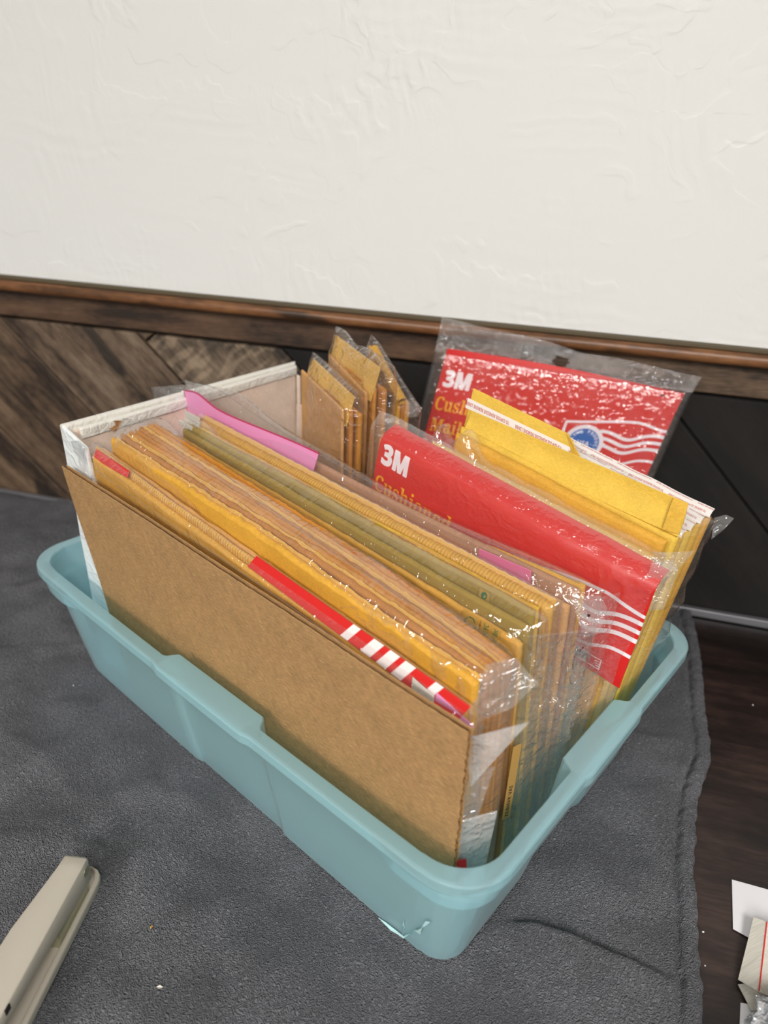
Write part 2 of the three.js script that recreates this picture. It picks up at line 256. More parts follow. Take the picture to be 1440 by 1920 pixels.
// blanket: rows run from the hem on the right to the left, parallel to the wall
const seg = (x, z, pts) => { let d = 1e9, s = 1; for (let i = 0; i < pts.length - 1; i++) { const [ax, az] = pts[i], [bx, bz] = pts[i + 1], dx = bx - ax, dz = bz - az, t = clamp(((x - ax) * dx + (z - az) * dz) / (dx * dx + dz * dz)), ex = x - ax - dx * t, ez = z - az - dz * t, q = Math.hypot(ex, ez); if (q < d) { d = q; s = Math.sign(dx * ez - dz * ex); } } return [d, s]; };
const FOLDS = [
  [[[.186, .1], [.205, .083], [.232, .064], [.263, .052], [.32, .034], [.345, .03]], .006, .011], [[[.203, -.142], [.227, -.159], [.262, -.176]], .0035, .007], [[[-.52, .20], [-.389, .128], [-.369, .103], [-.33, .05]], .004, .01], [[[-.4, .26], [-.287, .172], [-.261, .143], [-.22, .1]], .0035, .009],
  [[[-.14, .31], [-.076, .263], [-.055, .245], [-.02, .222]], .004, .012], [[[-.16, .215], [-.127, .208], [-.1, .204], [-.075, .206]], .0028, .008], [[[.12, .139], [.182, .139], [.21, .142], [.25, .16]], .003, .012], [[[.22, -.075], [.246, -.1], [.272, -.097]], .0025, .008],
  [[[-.62, .05], [-.568, .009], [-.5, -.04]], .004, .012], [[[-.08, .205], [-.058, .193], [-.041, .163], [-.011, .155]], .003, .011], [[[-.04, .14], [-.01, .15], [.032, .142]], .003, .009], [[[-.52, .1], [-.49, .06], [-.47, .01]], .003, .012],
];
function cloth(x, z) {                                                // height of the blanket above y = 0
  let h = .0055 * noise(x * 9, z * 9, 3) + .0048 * noise(x * 22, z * 20, 8) + .0022 * noise(x * 50, z * 46, 12);
  FOLDS.forEach(([pts, k, w], i) => { const sharp = i === 0 ? .12 : .7, sharpness = i === 0 ? 1 : .2; const [d, s] = seg(x, z, pts); const m = .5 + .5 * s * Math.min(1, d / (w * sharp)); h += k * Math.exp(-Math.pow(d / w, 2)) * lerp(.3, 1, m) - k * .3 * sharpness * Math.exp(-Math.pow((d - w * .25) / (w * .5), 2)) * (1 - m); });
  const o = Math.max(Math.abs(x) - .208, Math.abs(z) - .127), k = sst(-.002, .03, o);
  return lerp(-.0009, Math.max(-.0045, h * 1.0), k);
}
{
  const E = [[176, -372], [196, -334], [220, -281], [242, -226], [262, -180], [267, -164], [275, -113], [287, -74], [296, -46], [305, -26], [317, 5], [326, 27], [335, 50], [352, 110], [372, 190], [396, 290], [420, 400]].map(([x, z]) => V(x / 1000, 0, z / 1000));
  E[0].copy(room(.3225, 0, .0095));
  const curve = new THREE.CatmullRomCurve3(E), nq = 300, qs = curve.getSpacedPoints(nq), left = V(-Math.cos(WALL_TURN), 0, Math.sin(WALL_TURN)), ds = [0, 0, .0006, .0016, .0032, .005, .007, .009, .0108, .0122, .0133, .0144, .0158, .018, .0215]; while (ds[ds.length - 1] < 1.15) ds.push(ds[ds.length - 1] + (ds[ds.length - 1] < .75 ? .0036 : .012));
  const pos = [], uv = [], idx = [], n = ds.length;
  for (let j = 0; j <= nq; j++) for (let i = 0; i < n; i++) {
    const e = qs[j], d = ds[i], fr = sst(.06, 0, d), p = e.clone().addScaledVector(left, d - .0016 * fr * noise(j * .35, 4, 1) - .0009 * fr * noise(j * 1.1, 9, 1));
    let y = i === 0 ? -.0069 : Math.max(-.0056, cloth(p.x, p.z) * sst(.0, .05, d) + lerp(-.0015, 0, sst(0, .02, d)) + .003 * Math.exp(-Math.pow((d - .007) / .005, 2)) * (.85 + .5 * noise(j * .4, d * 120, 2)) - .004 * Math.exp(-Math.pow((d - .0133) / .0016, 2)) + .0016 * Math.exp(-Math.pow((d - .0175) / .002, 2)));
    if (i === 1) y = -.0052; if (i === 2) y = Math.max(-.0045, y - .0018);
    pos.push(p.x, y, p.z); uv.push(p.x, p.z);
  }
  for (let j = 0; j < nq; j++) for (let i = 0; i < n - 1; i++) { const a = j * n + i, b = a + 1, c = a + n, d = c + 1; idx.push(a, b, c, b, d, c); }
  const g = new THREE.BufferGeometry(); g.setAttribute('position', new THREE.Float32BufferAttribute(pos, 3)); g.setAttribute('uv', new THREE.Float32BufferAttribute(uv, 2)); g.setIndex(idx); g.computeVertexNormals();
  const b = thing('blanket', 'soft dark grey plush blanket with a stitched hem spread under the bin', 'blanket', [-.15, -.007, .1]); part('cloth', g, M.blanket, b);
}
// ------------------------------------------------------------------ translucent bin
const BIN = { A: .235, B: .1533, H: .1147 };
{
  const bin = thing('storage_bin', 'low translucent teal plastic bin with wide rim, filled with envelopes', 'bin', [0, 0, 0]);
  const { A, B, H } = BIN, R0 = .034;
  // outline of a rounded rectangle inset by o, sampled the same way for every ring; k = handle mask, c = corner mask
  const path = [];
  const nl = 150, ns = 100, nc = 14, hx = [-.032, .064], hz = [-.038, .038];
  const corner = (cx, cz, a0) => { for (let i = 0; i <= nc; i++) path.push({ corner: true, cx, cz, a: a0 + (i / nc) * Math.PI / 2 }); };
  const side = (n, fn) => { for (let i = 1; i < n; i++) path.push(fn(i / n)); };
  corner(1, 1, 0); side(nl, (t) => ({ x: 1 - 2 * t, nz: 1 })); corner(-1, 1, Math.PI / 2); side(ns, (t) => ({ z: 1 - 2 * t, nx: -1 })); corner(-1, -1, Math.PI); side(nl, (t) => ({ x: 2 * t - 1, nz: -1 })); corner(1, -1, Math.PI * 1.5); side(ns, (t) => ({ z: 2 * t - 1, nx: 1 }));
  const mask = (v, a, b, w) => sst(a - w, a + w, v) * (1 - sst(b - w, b + w, v));
  const PR = [ // inset, height, handle: extra inset, corner: extra inset
    [.045, 0, 0, 0], [.030, 0, 0, 0], [.0277, .0006, .0022, 0], [.0265, .0028, .0026, 0], [.0225, .025, .0026, 0], [.0165, .06, .0026, 0], [.0118, .088, .0026, 0], [.0116, .0885, .0026, -.0055], [.0108, .097, .002, -.006], [.0085, .1005, .001, -.004], [.0075, .102, .0005, -.003], [.0026, .1025, -.001, 0],
    [.0014, .1055, -.0018, 0], [.0004, .1062, -.0018, 0], [0, .1072, -.0018, 0], [.0001, .1132, -.0018, 0], [.0007, .1143, -.0017, 0], [.0018, .1147, -.0015, 0], [.0082, .1147, .0078, 0], [.0092, .1144, .0084, 0], [.0098, .1135, .0086, 0], [.0102, .108, .0086, 0], [.0112, .1, .0086, 0], [.0142, .088, .0066, 0], [.019, .06, .005, 0], [.0246, .025, .0034, 0], [.028, .006, .003, 0], [.0305, .0032, .002, 0], [.045, .0025, 0, 0],
  ];
  const ring = ([o, y, dh, dc]) => path.map((q) => {
    const r = Math.max(.008, R0 - o * .55);
    if (q.corner) { const oo = o + dc; return [q.cx * (A - oo - r) + r * Math.cos(q.a), y, q.cz * (B - oo - r) + r * Math.sin(q.a)]; }
    if (q.nz) { const x = q.x * (A - o - r), k = mask(x, hx[0], hx[1], .004), c = 1 - mask(x, -.17, .17, .012); return [x, y, q.nz * (B - o - k * dh - c * dc + .0016 * (1 - (x / A) ** 2))]; }
    const z = q.z * (B - o - r), k = q.nx > 0 ? mask(z, hz[0], hz[1], .0035) : 0, c = 1 - mask(z, -.095, .095, .01); return [q.nx * (A - o - k * dh - c * dc), y, z];
  });
  const shell = (rows, capFirst, capLast) => {
    const n = path.length, pos = [], idx = [], uv = []; for (const pr of rows) for (const p of ring(pr)) { pos.push(...p); uv.push(p[0] + p[2], p[1] + p[2]); }
    for (let j = 0; j < rows.length - 1; j++) for (let i = 0; i < n; i++) { const a = j * n + i, b = j * n + (i + 1) % n, c = a + n, d = b + n; idx.push(a, c, b, b, c, d); }
    const cap = (row, flip) => { const k = pos.length / 3, y = rows[row][1]; pos.push(0, y, 0); uv.push(0, 0); for (let i = 0; i < n; i++) { const a = row * n + i, b = row * n + (i + 1) % n; flip ? idx.push(k, b, a) : idx.push(k, a, b); } };
    if (capFirst) cap(0, false); if (capLast) cap(rows.length - 1, true);
    const g = new THREE.BufferGeometry(); g.setAttribute('position', new THREE.Float32BufferAttribute(pos, 3)); g.setAttribute('uv', new THREE.Float32BufferAttribute(uv, 2)); g.setIndex(idx); g.computeVertexNormals(); return g;
  };
  part('body', toCreasedNormals(shell([...PR.slice(0, 11)], true, false), .3), M.bin, bin); 
  part('inner_wall', shell(PR.slice(21), false, true), M.bin, bin);
  part('rim', toCreasedNormals(shell(PR.slice(10, 22), false, false), .3), M.bin, bin);
  // whitish stress cracks low on the front wall near the right corner
  const zAt = (y) => B + .0016 - lerp(.0268, .0118, y / .088) + .0005; const line = (pts, w) => flap([...pts.map(([x, y, k]) => [x * 1000, (y + w * (k ?? 1)) * 1000, zAt(y) * 1000]), ...pts.slice().reverse().map(([x, y, k]) => [x * 1000, (y - w * (k ?? 1)) * 1000, zAt(y) * 1000])], .2, [0, 0, 0], 2);
  for (const [pts, w] of [[[[.157, .004, .3], [.163, .005, 1.2], [.170, .006, 1.3], [.178, .0075, 1]], .0009], [[[.177, .009], [.179, .02, .3], [.1795, .03, .1]], .0009], [[[.178, .008], [.183, .018, .7], [.188, .03, .5]], .0011], [[[.188, .03, .6], [.192, .031, .6], [.194, .042, .5], [.197, .052, .4], [.2, .055, .3]], .0009]]) part('stress_mark', line(pts, w), M.stress, bin, 'whitish stress crack in the teal wall');
}
// ------------------------------------------------------------------ carton and panel
{
  const t = thing('carton', 'white open-topped carton standing inside the left end of the teal bin', 'box', [-.19, .0034, 0]);
  part('side_wall', slab([-195, 233.5, 118], [-195, 240.5, -124], [-195, 4, -122], [-195, 4, 118], { keep: 1, t: -4.5, r: .8, step: 14, front: wavy(5, .0007, 14) }), M.boxWhite, t);
  part('side_wall', slab([-190.4, 230.5, 115], [-190.4, 238, -121], [-190.4, 6, -121], [-190.4, 6, 115], { keep: 1, t: -3.6, r: .8, step: 14, front: wavy(8, .0005, 18) }), M.boxInside, t, 'pinkish inside of the folded side wall');
  part('taped_edge', slab([-196.2, 236, 119], [-196.2, 242.8, -125], [-196.2, 231.5, -125], [-196.2, 223, 119], { keep: 1, t: -6, r: 2.6, step: 6, thin: .3, front: wavy(12, .001, 30), back: wavy(17, .001, 30) }), M.boxEdge, t, 'edge wrapped in clear tape');
  part('taped_edge', slab([-190.2, 232.4, 108], [-190.2, 240.4, -122], [-190.2, 231, -122], [-190.2, 222, 108], { keep: 1, t: -5, r: 2.2, step: 6, thin: .3, front: wavy(22, .001, 30), back: wavy(27, .001, 30) }), M.boxEdge, t, 'edge wrapped in clear tape');
  part('front_wall', slab([-196, 235.5, 119], [-160, 226, 119], [-128, 5, 115.5], [-192, 5, 118.2], { t: 3.5, r: .9, step: 5, front: wavy(31, .0016, 34) }), M.boxWhite, t);
  part('back_wall', slab([-185, 202, -119], [-22, 190, -119], [-22, 6, -119], [-190, 6, -119], { t: 3, r: .5, step: 20 }), M.boxInside, t);
  part('back_wall', slab([-185, 232, -119.5], [-181, 231, -119.5], [-180, 200, -119.5], [-185, 200, -119.5], { t: 2.6, r: .5, step: 20 }), M.boxInside, t, 'torn upright tab at the back corner');
  part('floor_panel', boxAt(-.19, .19, .0036, .0058, -.117, .114), M.boxInside, t);
  part('torn_spot', flap([[-186, 232, 82], [-183, 231, 74], [-184, 226, 76], [-183.5, 224, 82], [-186, 227, 85]], .4), M.brown, t, 'brown torn spot in the tape');
}
{
  const t = thing('cardboard_panel', 'upright brown corrugated cardboard sheet along the front of the bin', 'cardboard', [.03, .0034, .121]);
  const tl = [-181, 208, 128.5], tr = [203, 191, 128], br = [201, 5, 121], bl = [-139, 5, 121], back = ([x, y, z]) => [x, y, z - 3.6];
  const edge = (s) => (u, v, p) => { if (u > .99) p.x += .0011 * noise(p.y * 420, s) + .0008 * noise(p.y * 1300, s); if (v > .99) p.y += .0004 * noise(p.x * 300, s); p.z += .0016 * noise(p.x * 7, p.y * 9, 3) * sst(0, .2, v); };
  part('liner', slab(tl, tr, br, bl, { t: .7, r: .25, step: 2.4, thin: .5, bend: edge(2) }), M.board, t);
  part('liner', slab(...[tl, tr, br, bl].map(back), { t: .7, r: .25, step: 2.4, thin: .5, bend: edge(6) }), M.board, t);
  const pos = [], idx = [], uv = [], N = 720; for (let i = 0; i <= N; i++) { const v = i / N, y = lerp(5, 190.4, v), z = lerp(121, 128, v) - 2.15 + 1.4 * Math.sin(y * Math.PI * 2 / 5.6), l = lerp(-139, -180, v), r = lerp(200.6, 202.4, v) + .7 * noise(y * .5, 3); for (let q = 0; q <= 40; q++) { const x = lerp(l, r, q / 40) / 1000; pos.push(x, y / 1000, z / 1000 + .0016 * noise(x * 7, y * .009, 3) * sst(0, .2, v)); uv.push(x, y / 1000); if (i < N && q < 40) { const a = i * 41 + q; idx.push(a, a + 1, a + 42, a, a + 42, a + 41); } } }
  const g = new THREE.BufferGeometry(); g.setAttribute('position', new THREE.Float32BufferAttribute(pos, 3)); g.setAttribute('uv', new THREE.Float32BufferAttribute(uv, 2)); g.setIndex(idx); g.computeVertexNormals(); part('fluting', g, M.flute, t, 'wavy corrugation between the two liners');
}
// ------------------------------------------------------------------ printed cards
function redCard(bottomText) {
  return canvasTex(2048, 910, (c, w, h) => {                          // 225 x 100 mm
    const s = w / 225; c.fillStyle = '#d01f1c'; c.fillRect(0, 0, w, h); c.save(); c.scale(s, s); c.lineJoin = 'round';
    const word = (t, x, y, font, width, col, skew = 0, sy = 1) => { c.save(); c.translate(x, y); c.transform(1, 0, skew, 1, 0, 0); c.font = font; const k = width / c.measureText(t).width; c.scale(k, sy); c.fillStyle = col; c.fillText(t, 0, 0); c.restore(); };
    c.lineWidth = 1.6; c.strokeStyle = '#f3e9ee';
    c.save(); c.translate(5, 36.5); c.font = 'bold 22px sans-serif'; c.fillStyle = '#f3e9ee'; c.scale(28 / c.measureText('3M').width, .98); c.lineWidth = 1.7; c.strokeText('3M', 0, 0); c.fillText('3M', 0, 0); c.restore();
    word('Cushioned', 2, 60.5, 'bold 19px serif', 77, '#f2b21f'); word('Mailers', 3, 83, 'bold 19px serif', 56, '#f2b21f');
    // flag: frame, roundel, wavy stripes, climbing to the right
    c.save(); c.transform(1, -.13, 0, 1, 0, 17.8);
    c.strokeStyle = '#eee6ec'; c.lineWidth = 2.6; c.lineCap = 'butt';
    c.beginPath(); c.moveTo(133, 92); c.lineTo(133, 47); c.bezierCurveTo(150, 47, 175, 44, 192, 44); c.bezierCurveTo(205, 44, 212, 50, 226, 52); c.stroke();
    for (const [y, e] of [[55, 0], [62, 0], [69, 0], [81, 5]]) { c.lineWidth = y === 81 ? 2.6 : 3.3; c.beginPath(); c.moveTo(y === 81 ? 133 : 166, y + e); c.bezierCurveTo(180, y - 1 + e, 186, y + 8, 196, y + 7); c.bezierCurveTo(205, y + 5, 208, y - 1, 226, y + 3); c.stroke(); }
    c.beginPath(); c.moveTo(133, 60); c.lineTo(133, 90); c.stroke(); c.restore();
    c.fillStyle = '#eee6ec'; c.beginPath(); c.arc(155, 66, 19, 0, 7); c.fill(); c.fillStyle = '#1c62b4'; c.beginPath(); c.arc(155, 66, 15, 0, 7); c.fill();
    c.fillStyle = '#eee6ec'; c.font = 'bold 6.4px sans-serif'; c.textAlign = 'center'; c.fillText('USA', 155, 68.2);
    c.font = 'bold 4.3px sans-serif'; [...'MAILING PRODUCTS'].forEach((ch, i, a) => { const g = (i - (a.length - 1) / 2) * .285; c.save(); c.translate(155 + 11 * Math.sin(g), 66 - 11 * Math.cos(g)); c.rotate(g); c.fillText(ch, 0, 0); c.restore(); });
    c.textAlign = 'left';
    if (bottomText) { c.strokeStyle = '#eee6ec'; c.lineWidth = .9; c.translate(0, -9.5); c.strokeRect(191, 96, 18, 8.5); c.fillStyle = '#8d8a8c'; c.fillRect(191, 96, 11, 8.5); c.font = 'bold 7.5px sans-serif'; c.fillStyle = '#1d1a1c'; c.fillText('VA', 191.6, 103); c.beginPath(); for (const y of [98.3, 100.3, 102.3]) { c.moveTo(206, y); c.lineTo(209, y); } c.stroke(); }
    c.fillStyle = '#5a1714'; c.beginPath(); c.ellipse(18, 7, 1.7, 1, 0, 0, 7); c.ellipse(207, 6, 2.6, 1, 0, 0, 7); c.fill();
    c.restore();
  });
}
const cardA = std({ color: 0xffffff, map: redCard(true), roughness: .38 }), cardB = std({ color: 0xffffff, map: redCard(false), roughness: .38 });
const linerTex = (rows, upside) => canvasTex(2048, 64 * rows, (c, w, h) => {
  c.fillStyle = '#eae3de'; c.fillRect(0, 0, w, h); c.fillStyle = '#b03a3a'; c.font = 'bold 30px sans-serif';
  for (let j = 0; j < rows; j++) for (let i = -1; i < 5; i++) { c.save(); c.translate(i * 470 + (j * 173) % 470, j * 64 + 43); if (upside) { c.translate(410, -22); c.rotate(Math.PI); } c.scale(.86, 1); c.fillText('TO EXPOSE ADHESIVE REMOVE LINER', 0, 0, 480); c.restore(); }
});
const liner1 = std({ color: 0xffffff, map: linerTex(1, true), roughness: .5 }), liner2 = std({ color: 0xffffff, map: linerTex(2, true), roughness: .5 });
const stripes = std({ color: 0xffffff, roughness: .4, map: canvasTex(1024, 64, (c, w, h) => { c.fillStyle = '#cf1f1c'; c.fillRect(0, 0, w, h); c.fillStyle = '#efe6e4'; for (const [a, b] of [[.495, .53], [.59, .635], [.662, .705], [.728, .772], [.852, .885]]) { c.beginPath(); c.moveTo(a * w, h); c.lineTo(b * w, h); c.lineTo((b + .012) * w, 0); c.lineTo((a + .012) * w, 0); c.fill(); } }) });
const greenPrint = (lines) => canvasTex(256, 256, (c, w, h) => { c.clearRect(0, 0, w, h); });

// ------------------------------------------------------------------ packs, front to back
const pad = (o = {}) => ({ r: 3, step: 9, ...o });
{ // A: padded mailers with a red wrapper, right behind the cardboard panel
  const t = thing('mailer_pack', 'padded gold mailers with red and white striped wrapper, right behind the cardboard panel', 'envelopes', [.02, .0062, .107]);
  part('envelope', slab([-160, 219, 115], [192, 178, 114.5], [196, 8, 110], [-152, 8, 110], pad({ t: 5, front: wavy(1), bend: ragged(1) })), M.gold, t);
  part('envelope', slab([-163, 224, 110], [190, 182, 109.5], [196, 8, 105], [-154, 8, 105], pad({ t: 4, front: wavy(3), bend: ragged(3, .0009) })), M.ribbed, t);
  part('envelope', slab([-160, 222.5, 105.6], [190, 183.5, 105], [196, 8, 102], [-152, 8, 102], pad({ t: 3, front: wavy(4), bend: ragged(5, .0009) })), M.kraftPale, t);
  part('wrapper', slab([-157, 224.6, 112], [-112, 220.5, 112], [-112, 216, 114.3], [-158, 217, 114.6], { t: 1.2, r: .5, step: 4 }), M.red, t, 'short red end of the wrapper');
  part('wrapper', slab([28, 207.8, 110.8], [192, 188.5, 110], [188, 178.5, 115.2], [24, 200.2, 115], { t: 1.2, r: .5, step: 4, fit: 1 }), stripes, t, 'red wrapper with white stripes');
  part('label', slab([158, 190, 114.6], [173, 186.4, 115], [173, 168, 115.6], [158, 172, 115.6], { t: .6, r: .2 }), M.cream, t, 'white paper label');
  part('label', slab([173, 188, 113.4], [197, 180.4, 113], [197, 163, 114.4], [173, 168, 115.4], { t: .8, r: .3 }), M.pink, t, 'pink end of the wrapper');
  part('plastic_bag', slab([-166, 226, 118.6], [199, 184, 117.6], [203, 12, 113], [-158, 10, 115], { t: 17, r: 7, rv: 5, step: 2.6, front: crumple(1, .0007, .0022), back: crumple(2, .0004, .001) }), M.film, t);
  part('plastic_bag', flap([[-181, 226, 119.2], [-166, 231, 120], [-154, 228, 119.6], [-161, 209, 121], [-164, 206, 121.5]], .15), M.filmClear, t, 'loose clear corner');
  part('plastic_bag', flap([[192, 178, 115], [196, 172, 112], [214, 187, 106], [222, 194, 104], [208, 160, 108], [199, 138, 111]], .15), M.filmMilky, t, 'milky corner sticking out at the right end');
  part('plastic_bag', flap([[197, 141, 112], [203, 150, 106], [206, 150, 101], [203, 110, 107], [200, 96, 112], [198, 112, 116]], .2), M.filmHazy, t, 'glossy folded film');
  part('plastic_bag', slab([199, 116, 117], [211, 118, 99], [206, 8, 97], [200, 8, 113], { keep: 1, t: 1.6, r: .6, step: 3, front: crumple(9, .0012, .001) }), M.filmMilky, t, 'milky side of the bag');
  part('torn_corner', flap([[200.5, 88, 118.5], [204, 88, 114], [205.5, 76, 113], [204, 64, 114], [200.8, 62, 118]], .3), M.red, t, 'torn red edge');
}
{ // B: thick stack of kraft envelopes
  const t = thing('envelope_pack', 'thick clear bag of ragged-edged kraft envelopes, second pack from the cardboard panel', 'envelopes', [.02, .0062, .08]);
  const sagB = (i, u) => (i ? .0085 * Math.pow(u, 4) : .0065 * sst(.45, .9, u));
  const zs = [100.5, 93.5, 87.5, 81.5, 75.5, 69.5], ms = [M.gold, M.kraft, M.goldDeep, M.kraft, M.goldDeep, M.kraft];
  zs.forEach((z, i) => part('envelope', slab([-154 + i * 3, 231 + 2.2 * i - (i === 5 ? 4 : 0), z], [189 + (i % 2) * 1.5, 203 + .8 * (i % 3) - (i === 5 ? 3 : 0), z - 1], [197, 8, z - 3], [-148, 8, z - 3], pad({ t: i ? 5.6 : 6.6, step: 5, front: wavy(i * 3 + 40, .0012, 16), bend: (u, v, p) => { ragged(i + 20, .0012, .002)(u, v, p); p.y -= sagB(i, u) * v; } })), ms[i], t));
  for (let i = 0; i < 5; i++) part('envelope_flap', slab([-150 + i * 3, 232.5 + 2.2 * i, zs[i] - 2.6], [188, 205 + .8 * (i % 3), zs[i] - 3.4], [188, 198, zs[i] - 3.2], [-150 + i * 3, 225 + 2 * i, zs[i] - 2.4], { t: .7, r: .2, step: 2.2, thin: .5, bend: (u, v, p) => { p.y -= sagB(i, u); if (v > .6) { p.y += .0007 * noise(p.x * 700, i * 5) + .0009 * noise(p.x * 190, i * 7); p.z += .001 * noise(p.x * 60, i); } } }), [M.goldPale, M.goldPale, M.goldDeep, M.goldPale, M.goldDeep][i], t, 'ragged flap edge');
  part('plastic_bag', slab([-160, 240, 102.5], [196, 209, 100], [203, 12, 98], [-155, 12, 98], { t: 38, r: 15, rv: 9, step: 2.3, front: crumple(11, .0014, .004), back: crumple(12, .0004, .001), bend: (u, v, p) => { p.y += .012 * Math.exp(-Math.pow((u - .1) / .05, 2)) * sst(.8, 1, v) + .002 * noise(p.x * 30, p.z * 60, 5) * sst(.85, 1, v) - .0085 * Math.pow(u, 4) * v; } }), M.film, t);
  part('plastic_bag', flap([[190, 206, 96], [199, 207, 82], [207, 197, 78], [211, 195, 77], [203, 178, 84], [194, 172, 96], [188, 180, 102]], .15), M.filmHazy, t, 'crumpled corner sticking out at the right end');
}
{ // brown flat envelope with black print
  const t = thing('envelope', 'single thin brown envelope with black print between two bags of envelopes', 'envelope', [.02, .0062, .056]);
  part('envelope_body', slab([-130, 211.5, 60], [189, 184, 59.5], [197, 8, 57], [-130, 8, 57], pad({ t: 3.4, front: wavy(60), bend: ragged(60) })), M.brown, t);
  part('print', flap([[176, 184.6, 60.6], [183, 184, 60.6], [184, 181, 60.8], [178, 181.6, 60.8]], .3), M.black, t); part('print', flap([[184.6, 180, 60.8], [188.6, 179.4, 60.8], [189, 165, 60.8], [186, 168, 60.8]], .3), M.black, t);
  part('lettering', slab([196.6, 128, 62], [198.6, 128, 56], [199, 66, 55.6], [197, 66, 61.6], { keep: 1, t: .5, r: .1, step: 1.6, fit: 1 }), std({ color: 0xffffff, roughness: .7, map: canvasTex(64, 512, (c) => { c.fillStyle = '#b98f4c'; c.fillRect(0, 0, 64, 512); c.save(); c.translate(46, 500); c.rotate(-Math.PI / 2); c.fillStyle = '#2a1d12'; c.font = 'bold 40px sans-serif'; c.fillText('XEBHVK VAI', 0, 0, 480); c.restore(); }) }), t, 'strip of black lettering on the edge');
}
{ // C: olive gold envelopes, green print
  const t = thing('envelope_pack', 'clear bag of olive gold envelopes with small green recycling print at the right end', 'envelopes', [.02, .0062, .042]);
  const zs = [54.5, 47.5, 41, 35], ys = [[226, 193.5], [229, 200.5], [231.5, 207.5], [229, 206]], ms = [M.gold, M.olive, M.olive, M.yellowDeep];
  zs.forEach((z, i) => part('envelope', slab([-138 - i * 2, ys[i][0], z], [187 - i, ys[i][1], z], [197, 8, z - 1], [-132, 8, z - 1], pad({ t: 5, step: 6, front: wavy(i * 3 + 70, .0012, 14), bend: ragged(i + 70, .0006) })), ms[i], t));
  zs.forEach((z, i) => { if (i > 1) part('liner_strip', slab([-149 - i, 234 - i * .6, z + 1], [-133, 232 - i * .3, z + .6], [-133, 227.5, z + .8], [-149 - i, 229, z + 1.2], { t: 1.4, r: .6, fit: 1 }), M.cream, t, 'white strip with red print'); });
  const glyph = (x, y, z, s, kind) => {                               // green recycling mark and words, printed flat
    const m = std({ color: 0xffffff, roughness: .6, map: canvasTex(128, 128, (c) => { c.fillStyle = kind === 2 ? '#a8832b' : '#c99a35'; c.fillRect(0, 0, 128, 128); c.strokeStyle = c.fillStyle = '#24623a'; c.lineWidth = 9; if (kind === 0) { for (let k = 0; k < 3; k++) { c.save(); c.translate(64, 64); c.rotate(k * 2.094); c.beginPath(); c.moveTo(-26, 34); c.lineTo(-44, 4); c.lineTo(-24, -28); c.stroke(); c.restore(); } } else if (kind === 2) { c.beginPath(); c.ellipse(64, 64, 34, 48, .3, 0, 7); c.fill(); c.fillStyle = '#a8832b'; c.beginPath(); c.ellipse(70, 70, 10, 22, .3, 0, 7); c.fill(); } else { c.save(); c.translate(20, 120); c.rotate(-Math.PI / 2); c.font = 'bold 46px sans-serif'; c.fillText('RECYC', 0, 34, 116); c.fillText('With Rec', 0, 96, 116); c.restore(); } }) });
    part('print', slab([x, y, z], [x + s, y - s * .085, z], [x + s, y - s - s * .085, z + .2], [x, y - s, z + .2], { t: .3, r: .1, fit: 1 }), m, t, 'green recycling print');
  };
  glyph(148, 199, 56, 12, 0); glyph(161, 198, 56, 13, 1); glyph(149, 208.2, 42, 7.5, 2);
  part('plastic_bag', slab([-140, 234, 57], [194, 207, 56], [203, 12, 54], [-134, 12, 54], { t: 28, r: 12, rv: 6, step: 2.3, front: crumple(21, .0012, .0045), back: crumple(22, .0004, .001), bend: (u, v, p) => { p.y += .0015 * noise(p.x * 40, p.z * 60, 15) * sst(.85, 1, v) + .005 * Math.exp(-Math.pow((u - .05) / .03, 2)) * sst(.85, 1, v); } }), M.filmClear, t);
  part('bag_end', slab([193, 204, 58], [212, 194, 12], [206, 12, 14], [198, 12, 56], { keep: 1, t: 2, r: .8, step: 1.5, front: pleats(13, .006), back: pleats(14, .003) }), M.filmCrisp, t, 'crinkled end of the bag');
}
{ // D: ribbed padded mailer
  const t = thing('padded_mailer', 'yellow-gold padded mailer with ribbed surface just in front of the pink-topped bag', 'envelope', [.02, .0062, .018]);
  part('envelope_body', slab([-160, 229, 26], [187, 203.5, 26], [197, 8, 24], [-156, 8, 24], pad({ t: 11, r: 5.5, step: 5, front: wavy(90, .0012, 13), bend: ragged(90, .0009) })), M.ribbed, t);
  part('envelope_flap', slab([-150, 231.5, 17.6], [187, 206, 18], [187, 198, 18], [-150, 224, 17.6], { t: 1, r: .3, step: 2.4, bend: (u, v, p) => { if (v > .6) p.y += .0008 * noise(p.x * 800, 3) + .0007 * noise(p.x * 200, 7); } }), M.goldPale, t, 'torn flap edge');
  part('liner_strip', slab([-164, 233.6, 26.6], [-143, 233, 27.4], [-143, 219, 27.4], [-163, 221, 27], { t: 1, r: .3, fit: 1 }), M.cream, t, 'white paper label at the left end');
  part('plastic_bag', slab([-150, 234, 29], [192, 209, 29], [203, 12, 28], [-150, 12, 27], { t: 15, r: 7, rv: 5, step: 2.4, front: crumple(31, .0009, .005), back: crumple(32, .0004, .001) }), M.filmClear, t);
}
